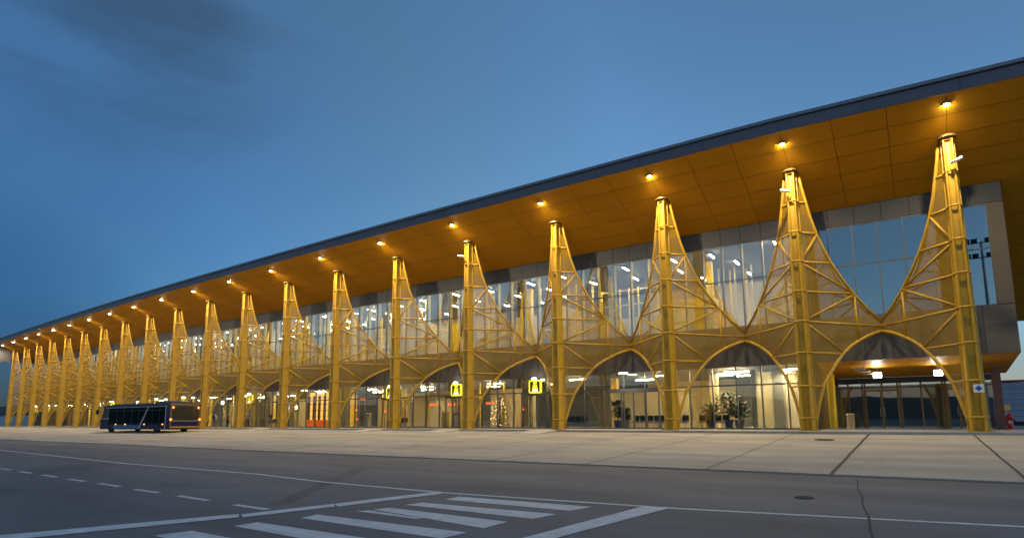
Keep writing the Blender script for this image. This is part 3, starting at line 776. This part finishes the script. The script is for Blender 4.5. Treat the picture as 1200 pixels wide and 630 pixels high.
bench(-66.0, 7.0, 'dark waiting bench behind the waiting passengers')
def kiosk(x, off, mm, label):
    t = empty('check_in_kiosk', F(x, off, .02), 0, label, 'kiosk', 'kiosks in the lower hall')
    MB().box(-.3, .3, -.2, .2, 0, 1.1).build('cabinet', mm, t)
    m = MB(); m.prism([(-.3, -.2, 1.1), (-.3, .2, 1.1), (-.3, .2, 1.5), (-.3, .1, 1.5)], (.6, 0, 0)); m.build('console', mm, t)
    m = MB(); m.add([(-.22, -.17, 1.15), (.22, -.17, 1.15), (.22, .085, 1.47), (-.22, .085, 1.47)], [(0, 1, 2, 3)]); m.build('screen', M['black'], t)
kiosk(-34.8, 5.6, M['white'], 'white kiosk behind the fifth bay glass, beneath a red strip sign'); kiosk(-36.2, 5.6, M['inyellow'], 'yellow kiosk beside the sixth column from the right')
kiosk(-47.0, 5.8, M['white'], 'white kiosk behind the seventh bay glass')
t = empty('litter_bin', F(-3.6, 7.4, 0.01), 0, 'pale cylindrical litter bin by the entrance side glazing', 'litter bin')
MB().lathe([(.2, 0), (.22, .05), (.22, .85), (.24, .86), (.24, .95), (.15, .98)], n=18).build('body', M['cream'], t, True)
MB().lathe([(.15, .981), (.13, .99)], n=14).build('opening', M['black'], t)
for q, (x, o) in enumerate([(-28.0, 6.3), (-43.6, 6.0), (-45.0, 6.3)]):
    t = empty('barrier_light', F(x, o, .02), 0, 'small red lamp on a black stand behind the %s' % ('glass right of the fifth column', 'sixth bay glass, right one', 'seventh bay glass, left one')[q], 'red lamp', 'red lamps on stands in the lower hall')
    m = MB(); m.lathe([(.16, 0), (.16, .03), (.03, .05), (.025, 1.5)], n=10); m.build('stand', M['black'], t)
    MB().lathe([(.05, 1.5), (.07, 1.56), (.04, 1.64)], n=10).build('lamp', M['redled'], t)

# ------------------------------------------------------------------ access ramps at the kerb
rl = ['between third and fourth columns', 'between fourth and fifth columns', 'between fifth and sixth columns', 'by the amber lit shop', 'by the far left gates']
for q, x in enumerate([-21.0, -29.3, -37.6, -53.6, -125.0]):
    t = MB(); w = 1.9; o0, o1 = AP0 - .004, AP0 - 2.1
    t.add([P(x + w / 2, o0, .0), P(x - w / 2, o0, .0), P(x - w / 2, o1, zap(o1) + .03), P(x + w / 2, o1, zap(o1) + .03),
           P(x + w / 2, o0, -.2), P(x - w / 2, o0, -.2), P(x - w / 2, o1, zap(o1) - .05), P(x + w / 2, o1, zap(o1) - .05)],
          [(0, 1, 2, 3), (4, 7, 6, 5), (0, 3, 7, 4), (1, 5, 6, 2), (2, 6, 7, 3), (0, 4, 5, 1)])
    tag(t.build('access_ramp', mat('pale ramp', (.42, .39, .33), .8, 0, .12, 2)), 'pale sloping kerb ramp %s from the right' % rl[q] if q < 3 else 'pale sloping kerb ramp ' + rl[q], 'ramp', 'kerb ramps in front of the terminal')

# ------------------------------------------------------------------ right end: post, hydrant, cladding wall
t = empty('end_post', (3.86, 43.3, 0), 0, 'brown clad post under the right end of the upper storey', 'post')
m = MB(); m.box(-.19, .19, -.19, .19, 0, 3.6); m.build('shaft', M['brown'], t)
MB().box(-.28, .28, -.28, .28, 0, .05).build('foot_plate', M['iron'], t)
t = empty('fire_hydrant', (4.36, 44.4, 0), 0, 'red fire hydrant beside the brown post at the right end', 'fire hydrant')
MB().lathe([(.20, 0), (.20, .06), (.15, .1), (.15, .62), (.18, .66), (.18, .72), (.13, .82), (.05, .9), (.05, .95)], n=16).build('barrel', M['red'], t, True)
for s in (-1, 1): MB().tube([(s * .12, 0, .52), (s * .26, 0, .52)], .06, 8).build('outlet', M['red'], t)
MB().box(-.1, .1, -.17, -.15, .33, .50).build('label_plate', mat('pale plate', (.6, .45, .4), .5), t)
t = empty('hydrant_sign', (4.30, 44.8, 0), 0, 'small yellow sign plate on a post behind the red hydrant', 'sign')
MB().tube([(0, 0, 0), (0, 0, 1.42)], .025, 8).build('post', M['steel'], t)
MB().box(-.2, .2, -.035, -.01, 1.1, 1.42).build('plate', mat('yellow sign plate', (.8, .5, .12), .4), t)
wm = mat('blue grey cladding', (.30, .36, .48), .4, .2, .05, 1)
t = empty('annex_wall', (5.2, 66, -.006), 0, 'blue grey horizontal board wall with a dark red coping beyond the right end', 'wall')
m = MB()
for q in range(7): m.box(.3, 40, 0, .15, .35 + q * .48, .35 + q * .48 + .455)
m.cur = 1; m.box(.3, 40, .04, .1, 0, 3.7); m.build('cladding', [wm, M['joint']], t)
MB().box(.25, 40, -.08, .25, 3.72, 3.92).build('coping', mat('dark red coping', (.20, .02, .03), .5), t)
t = empty('apron_fence', (-168, 46, -.006), 0, 'pale blue grey hoarding panels standing beyond the far left columns', 'fence')
for q in range(9):
    MB().box(q * 4.2 - 26, q * 4.2 - 21.85, -.03, .03, .1, 2.3).build('panel', mat('pale hoarding', (.30, .36, .44), .6, 0, .08, 1), t)
    MB().box(q * 4.2 - 26.1, q * 4.2 - 26.0, -.05, .05, 0, 2.45).build('post', M['steel'], t)

# floodlight mast out on the apron behind the viewer, seen mirrored in the end window
t = empty('floodlight_mast', (15.6, -37.9, ZA), 0, 'tall floodlight mast, seen reflected in the rightmost upper window', 'floodlight mast')
MB().tube([(0, 0, 0), (0, 0, 30)], [.35, .16], 10).build('pole', M['steel'], t)
m = MB()
for z in (27.5, 30): m.tube([(-2.0, 0, z), (2.0, 0, z)], .09, 6); m.tube([(0, -1.2, z), (0, 1.2, z)], .07, 6)
m.build('crossbar', M['steel'], t)
for z in (27.5, 30):
    for x in (-1.9, -.9, .9, 1.9): MB().box(x - .4, x + .4, -.15, .35, z + .1, z + .7).build('floodlight', M['black'], t)

# ------------------------------------------------------------------ apron bus
BX, BY = -60.3, 27.55
bz = zap(27.3 - Yc(-62))
bus = empty('apron_bus', (BX, BY, bz), R(2.5), 'dark navy airport apron bus with lit tail lamps parked before the terminal', 'bus')
LB, WB = 14.6, 3.0     # body runs along -x, its near side at y = 0
def bbx(x): return -x
bm = bmesh.new()
m = MB()
# body shell profile (side view, x back->front) extruded over the width, corners chamfered
prof = [(0, .34), (0, 2.70), (.12, 2.86), (.5, 2.92), (LB - 1.2, 2.92), (LB - .45, 2.78), (LB - .12, 1.55), (LB, 1.35), (LB, .32)]
m.prism([(-x, 0.08, z) for x, z in prof], (0, WB - .16, 0))
body = m.build('body', M['black'], bus)
for y0, y1 in ((0, .078), (WB - .078, WB)):
    m = MB()      # lower skirt in navy
    m.box(-LB + .02, -LB + 1.85 + .02, y0, y1, .34, 1.42)
    m.box(-LB + 3.05, -.02, y0, y1, .34, .42)
    m.box(-.9, -.02, y0, y1, .42, 2.6)
    m.box(-LB + .5, -.02, y0, y1, 2.62, 2.86)
    m.build('side_panel', M['navy'], bus)
    m = MB(); m.box(-LB + 3.08, -5.6, y0, y1, .425, .78); m.build('blue_skirt', M['busblue'], bus)
    m = MB(); m.box(-5.58, -.92, y0, y1, .425, .78); m.build('dark_skirt', M['navy'], bus)
    m = MB(); m.box(-LB + 1.9, -.92, y0 + .012, y1 - .012, .79, 2.60); sw = m.build('side_window', M['busglass'], bus)
    fr = MB()
    for x in (2.0, 3.4, 4.8, 6.2, 7.6, 9.4, 10.9): fr.box(-x - .025, -x + .025, y0 + .004, y1 - .004, .8, 2.6)
    fr.box(-LB + 1.9, -.92, y0 + .004, y1 - .004, 2.25, 2.29); fr.build('frame', M['black'], sw)
    yo = y0 - .004 if y0 == 0 else y1 + .004
    m = MB(); m.prism([(-6.2, yo, .42), (-5.85, yo, .42), (-4.15, yo, 2.60), (-4.35, yo, 2.60)], (0, .003 if y0 == 0 else -.003, 0)); m.build('silver_stripe', M['silver'], bus)
    m = MB(); m.box(-LB + .9, -.4, y0 - .012 if y0 == 0 else y1, y0 if y0 == 0 else y1 + .012, 2.60, 2.66); m.box(-LB + .05, -LB + 1.9, y0 - .01 if y0 == 0 else y1, y0 if y0 == 0 else y1 + .01, 1.42, 1.50)
    m.build('trim', M['silver'], bus)
    for x in (1.3, 4.9, 8.9, 11.0):
        m = MB(); m.box(-x - .09, -x + .09, yo - .012, yo + .012, .80, .90); m.build('marker_light', M['orangelens'], bus)
# silver framed rear corner
m = MB(); m.box(-.9, -.75, -.012, -.001, .42, 2.66); m.build('trim', M['silver'], bus)
# rear face
m = MB(); m.box(.001, .05, .0, .14, .45, 2.72); m.box(.001, .05, WB - .14, WB, .45, 2.72); m.box(.001, .05, .14, WB - .14, 2.64, 2.80); m.build('rear_frame', mat('bronze bus trim', (.17, .10, .04), .4, .3), bus)
m = MB(); m.box(.001, .03, .15, WB - .15, 1.22, 2.62); rw = m.build('rear_window', mat('rear glass', (.02, .03, .025), .06, 0, spec=.9), bus)
m = MB(); m.box(.001, .06, .15, WB - .15, .68, 1.16); m.build('engine_cover', M['navy'], bus)
m = MB(); m.box(.001, .08, .1, WB - .1, 1.15, 1.21); m.build('trim', M['silver'], bus)
m = MB(); m.box(.001, .09, .05, WB - .05, .52, .64); m.build('rear_bumper', mat('amber reflective strip', (.5, .26, .03), .4), bus)
for y in (.25, WB - .25):
    m = MB(); m.lathe([(.09, 0), (.09, .03), (.05, .05)], n=12); o = m.build('tail_lamp', M['redlens'], bus); o.location = (.05, y, 2.50); o.rotation_euler = (0, R(90), 0)
for y in (.07, WB - .07):
    m = MB(); m.lathe([(.10, 0), (.10, .03), (.05, .05)], n=12); o = m.build('tail_lamp', M['redlens'], bus); o.location = (.05, y, 1.32); o.rotation_euler = (0, R(90), 0)
# windscreen, mirror, roof units, wheels
m = MB(); m.add([(-LB + .44 - .03, .15, 2.72), (-LB + .44 - .03, WB - .15, 2.72), (-LB + .12 - .03, WB - .15, 1.56), (-LB + .12 - .03, .15, 1.56)], [(0, 1, 2, 3)]); m.build('windscreen', M['busglass'], bus)
m = MB(); m.tube([(-LB + .5, .1, 2.74), (-LB - .25, -.12, 2.72), (-LB - .45, -.16, 2.45)], .04, 6); m.build('mirror_arm', M['black'], bus)
m = MB(); m.box(-LB - .58, -LB - .38, -.3, -.05, 1.95, 2.45); m.build('mirror', M['black'], bus)
m = MB(); m.box(-LB + 1.6, -.6, .35, WB - .35, 2.921, 3.03); m.box(-4.2, -1.4, .6, WB - .6, 3.031, 3.16); m.build('roof_unit', M['busroof'], bus)
for x in (2.6, LB - 2.35):
    for y in (.16, WB - .16):
        w = empty('wheel', (-x, y, .48)); w.parent = bus; w.rotation_euler = (R(90), 0, 0)
        MB().lathe([(.30, -.14), (.46, -.14), (.48, -.10), (.48, .10), (.46, .14), (.30, .14)], n=22).build('tyre', M['rubber'], w, True)
        MB().lathe([(.30, -.12), (.30, .1), (.12, .14), (.10, .16)], n=16).build('rim', M['steel'], w)
m = MB(); m.box(-LB + 1.87, -LB + 3.03, -.003, .078, .34, .79); m.build('wheel_arch', M['rubber'], bus)
m = MB()
for y in (.25, WB - .25): m.box(-LB - .02, -LB + .02, y - .15, y + .15, .7, .95)
m.build('headlight', M['silver'], bus)

# ------------------------------------------------------------------ people
def person(x, off, face, shirt, trousers, label, seed, stride=.12, h_=1.74, z0=.0):
    rnd = random.Random(seed); s = h_ / 1.75
    V = []; E = []; Rr = []
    def j(p, r_, par=None):
        V.append(Vector(p) * s); Rr.append(r_ * s); n = len(V) - 1
        if par is not None: E.append((par, n))
        return n
    pel = j((0, 0, .95), .145); wai = j((0, .0, 1.08), .125, pel); che = j((0, .0, 1.30), .150, wai); nk0 = j((0, .01, 1.46), .075, che); nk = j((0, -.01, 1.53), .055, nk0)
    h1 = j((0, -.025, 1.61), .082, nk); h2 = j((0, -.02, 1.68), .088, h1); j((0, -.01, 1.735), .05, h2)
    for sd in (-1, 1):
        hp = j((sd * .1, 0, .90), .10, pel); kn = j((sd * .11, -sd * stride * .4 - .02, .49), .062, hp); an = j((sd * .11, -sd * stride + .03, .09), .042, kn); j((sd * .12, -sd * stride - .12, .035), .035, an)
        sh = j((sd * .19, 0, 1.41), .062, che); el = j((sd * .25, .03, 1.13), .046, sh); wr = j((sd * .24, -.10, .90), .033, el); j((sd * .235, -.14, .82), .03, wr)
    me = bpy.data.meshes.new('person'); me.from_pydata(V, E, []); o = bpy.data.objects.new('person', me); COL.objects.link(o)
    sk = o.modifiers.new('skin', 'SKIN'); o.modifiers.new('sub', 'SUBSURF').levels = 1
    for q, d in enumerate(me.skin_vertices[0].data): d.radius = (Rr[q], Rr[q] * (.75 if q in (0, 1, 2) else 1)); d.use_root = (q == 0)
    dg = bpy.context.evaluated_depsgraph_get(); em = bpy.data.meshes.new_from_object(o.evaluated_get(dg)); bpy.data.objects.remove(o)
    for mm in (M['skin'], shirt, trousers, M['black'], mat('hair', (.03, .02, .015), .6)): em.materials.append(mm)
    for p in em.polygons:
        c = p.center / s; zc = c.z
        if zc < .08: k_ = 3
        elif abs(c.x) > .175 and zc < 1.10: k_ = 0
        elif zc < .98: k_ = 2
        elif zc < 1.49: k_ = 1
        elif zc > 1.66 or (zc > 1.56 and c.y > .015): k_ = 4
        else: k_ = 0
        p.material_index = k_; p.use_smooth = True
    em.name = 'person'; o = bpy.data.objects.new('person', em); COL.objects.link(o)
    o.location = F(x, off, z0); o.rotation_euler = (0, 0, face)
    return tag(o, label, 'person', 'passengers at the gates')
def cl(n, c): return mat(n, c, .8, 0, .1, 6)
person(-71.2, 2.6, R(200), cl('white shirt', (.6, .6, .6)), cl('reddish trousers', (.25, .10, .08)), 'person in white shirt with dark backpack walking just right of the bus', 1, .2)
bp_ = empty('backpack', F(-71.2, 2.6, 0), R(200), 'dark backpack on the person in the white shirt', 'backpack')
m = MB(); m.lathe([(.10, 0), (.16, .06), (.17, .3), (.11, .44)], (0, .26, 1.0), 10); m.build('bag', M['black'], bp_, True)
m = MB(); m.tube([(-.1, .12, 1.42), (-.1, -.14, 1.4), (-.1, -.14, 1.15), (-.12, .13, 1.05)], .02, 5); m.tube([(.1, .12, 1.42), (.1, -.14, 1.4), (.1, -.14, 1.15), (.12, .13, 1.05)], .02, 5); m.build('strap', M['black'], bp_)
person(-63.9, 2.6, R(150), cl('grey jacket', (.25, .26, .28)), cl('dark jeans', (.03, .035, .06)), 'person in grey jacket, rightmost of the group under the gate sign', 2)
person(-64.9, 2.9, R(20), cl('dark blue coat', (.03, .05, .12)), cl('dark jeans', (.03, .035, .06)), 'person in dark blue coat in the group under the gate sign', 3, .05)
person(-65.9, 2.5, R(250), cl('yellow vest', (.6, .5, .05)), cl('black trousers', (.02, .02, .02)), 'person in yellow vest in the group under the gate sign', 4)
person(-66.8, 2.9, R(170), cl('pale blue top', (.35, .42, .55)), cl('black trousers', (.02, .02, .02)), 'person in pale blue top, leftmost of the group under the gate sign', 5, .08)
person(-60.0, 3.0, R(90), cl('black coat', (.025, .025, .03)), cl('grey trousers', (.1, .1, .1)), 'person in black coat standing right of the passenger group', 6, .1)
person(-69.0, 3.0, R(200), cl('rust jumper', (.25, .09, .05)), cl('black trousers', (.02, .02, .02)), 'person in rust jumper between the bus and the passenger group', 8, .1)

# ------------------------------------------------------------------ hills on the horizon
m = MB(); NH = 240; rnd = random.Random(3)
ph = [rnd.uniform(0, 6.28) for _ in range(8)]
def hh(a): return 62 + 26 * math.sin(3 * a + ph[0]) + 16 * math.sin(7 * a + ph[1]) + 9 * math.sin(17 * a + ph[2]) + 4 * math.sin(41 * a + ph[3]) + 2 * math.sin(97 * a + ph[4])
vs = []; fs = []
for q in range(NH):
    a = 2 * math.pi * q / NH; h_ = max(18, hh(a))
    for r_, z in ((1250, -3), (1330, .25), (1430, .62), (1560, .88), (1680, 1.0), (1900, .5)):
        vs.append((r_ * math.cos(a), r_ * math.sin(a), z if z < 0 else h_ * z))
for q in range(NH):
    q2 = (q + 1) % NH
    for k_ in range(5): fs.append((q * 6 + k_, q2 * 6 + k_, q2 * 6 + k_ + 1, q * 6 + k_ + 1))
m.add(vs, fs); tag(m.build('hills', M['hill'], None, True), kind='structure')

# ------------------------------------------------------------------ sky, sun, camera
SUN_EL, SUN_AZ = R(6.5), R(105)
w = bpy.data.worlds.new('World'); scene.world = w; w.use_nodes = True; nt = w.node_tree
bg = nt.nodes['Background']
sky = nt.nodes.new('ShaderNodeTexSky'); sky.sky_type = 'NISHITA'; sky.sun_disc = False; sky.sun_elevation = SUN_EL; sky.sun_rotation = SUN_AZ
sky.altitude = 500; sky.air_density = 1.0; sky.dust_density = .4; sky.ozone_density = 3.5
tc = nt.nodes.new('ShaderNodeTexCoord'); mp = nt.nodes.new('ShaderNodeMapping'); mp.inputs['Scale'].default_value = (1.5, 1.5, 6); mp.inputs['Location'].default_value = (.3, .2, .0)
n = nt.nodes.new('ShaderNodeTexNoise'); n.inputs['Scale'].default_value = 1.9; n.inputs['Detail'].default_value = 7; n.inputs['Roughness'].default_value = .55
nt.links.new(tc.outputs['Generated'], mp.inputs['Vector']); nt.links.new(mp.outputs[0], n.inputs['Vector'])
cr = nt.nodes.new('ShaderNodeValToRGB'); cr.color_ramp.elements[0].position = .38; cr.color_ramp.elements[1].position = .62
nt.links.new(n.outputs['Fac'], cr.inputs['Fac'])
# the cloud bank sits around one part of the sky, high on the left of the terminal
dp = nt.nodes.new('ShaderNodeVectorMath'); dp.operation = 'DOT_PRODUCT'
cd = (fw + rr * ((160 - 600) / f_) - uu * ((-25 - CYP) / f_)).normalized(); dp.inputs[1].default_value = cd
nt.links.new(tc.outputs['Generated'], dp.inputs[0])
mr = nt.nodes.new('ShaderNodeMapRange'); mr.inputs[1].default_value = .968; mr.inputs[2].default_value = .996; mr.inputs[3].default_value = 0; mr.inputs[4].default_value = 1
nt.links.new(dp.outputs['Value'], mr.inputs[0])
mu = nt.nodes.new('ShaderNodeMath'); mu.operation = 'MULTIPLY'; nt.links.new(cr.outputs['Color'], mu.inputs[0]); nt.links.new(mr.outputs[0], mu.inputs[1])
mu2 = nt.nodes.new('ShaderNodeMath'); mu2.operation = 'MULTIPLY'; mu2.inputs[1].default_value = .60; nt.links.new(mu.outputs[0], mu2.inputs[0])
mx = nt.nodes.new('ShaderNodeMix'); mx.data_type = 'RGBA'
nt.links.new(mu2.outputs[0], mx.inputs[0]); nt.links.new(sky.outputs[0], mx.inputs[6])
dk = nt.nodes.new('ShaderNodeMix'); dk.data_type = 'RGBA'; dk.blend_type = 'MULTIPLY'; dk.inputs[0].default_value = 1; nt.links.new(sky.outputs[0], dk.inputs[6]); dk.inputs[7].default_value = (.55, .42, .36, 1)
nt.links.new(dk.outputs[2], mx.inputs[7])
# the evening sky deepens towards the low sky at the left
d2 = nt.nodes.new('ShaderNodeVectorMath'); d2.operation = 'DOT_PRODUCT'
d2.inputs[1].default_value = (fw + rr * ((-60 - 600) / f_) - uu * ((430 - CYP) / f_)).normalized()
nt.links.new(tc.outputs['Generated'], d2.inputs[0])
gr = nt.nodes.new('ShaderNodeValToRGB'); e_ = gr.color_ramp.elements
e_[0].position = .53; e_[0].color = (1, .91, .83, 1); e_[1].position = .995; e_[1].color = (.085, .14, .20, 1)
for p_, c_ in ((.743, (.70, .635, .55)), (.927, (.33, .37, .40)), (.970, (.22, .27, .31))):
    q_ = e_.new(p_); q_.color = (*c_, 1)
nt.links.new(d2.outputs['Value'], gr.inputs['Fac'])
sx = nt.nodes.new('ShaderNodeSeparateXYZ'); nt.links.new(tc.outputs['Generated'], sx.inputs[0])
hz = nt.nodes.new('ShaderNodeValToRGB'); hz.color_ramp.elements[0].position = .0; hz.color_ramp.elements[0].color = (.60, .40, .50, 1)
hz.color_ramp.elements[1].position = .17; hz.color_ramp.elements[1].color = (1, 1, 1, 1)
nt.links.new(sx.outputs['Z'], hz.inputs['Fac'])
hm = nt.nodes.new('ShaderNodeMix'); hm.data_type = 'RGBA'; hm.blend_type = 'MULTIPLY'; hm.inputs[0].default_value = 1
nt.links.new(gr.outputs['Color'], hm.inputs[6]); nt.links.new(hz.outputs['Color'], hm.inputs[7])
tn = nt.nodes.new('ShaderNodeMix'); tn.data_type = 'RGBA'; tn.blend_type = 'MULTIPLY'; tn.inputs[0].default_value = 1
nt.links.new(mx.outputs[2], tn.inputs[6]); nt.links.new(hm.outputs[2], tn.inputs[7])
nt.links.new(tn.outputs[2], bg.inputs['Color']); bg.inputs['Strength'].default_value = .15

S = bpy.data.lights.new('sun', 'SUN'); S.energy = .02; S.angle = R(12); S.color = (1, .8, .65)
so = bpy.data.objects.new('sun', S); COL.objects.link(so)
sd = Vector((math.sin(SUN_AZ) * math.cos(SUN_EL), math.cos(SUN_AZ) * math.cos(SUN_EL), math.sin(SUN_EL)))
so.rotation_euler = (-sd).to_track_quat('-Z', 'Y').to_euler()

cam = bpy.data.cameras.new('camera'); co = bpy.data.objects.new('camera', cam); COL.objects.link(co)
rot = Matrix((rr, uu, -fw)).transposed(); co.matrix_world = Matrix.Translation((0, 0, H0)) @ rot.to_4x4()
cam.sensor_width = 36; cam.sensor_fit = 'HORIZONTAL'; cam.lens = 36 * f_ / 1200; cam.shift_y = (CYP - 315) / 1200; cam.clip_end = 6000; cam.clip_start = .05
scene.camera = co
scene.render.engine = 'CYCLES'
try:
    scene.cycles.use_denoising = True; scene.cycles.max_bounces = 8; scene.cycles.transparent_max_bounces = 24; scene.cycles.sample_clamp_indirect = 6
    scene.cycles.caustics_reflective = False; scene.cycles.caustics_refractive = False
except Exception: pass
vs_ = scene.view_settings; vs_.view_transform = 'Standard'; vs_.look = 'None'; vs_.exposure = 1.1; vs_.gamma = 1; vs_.use_curve_mapping = False
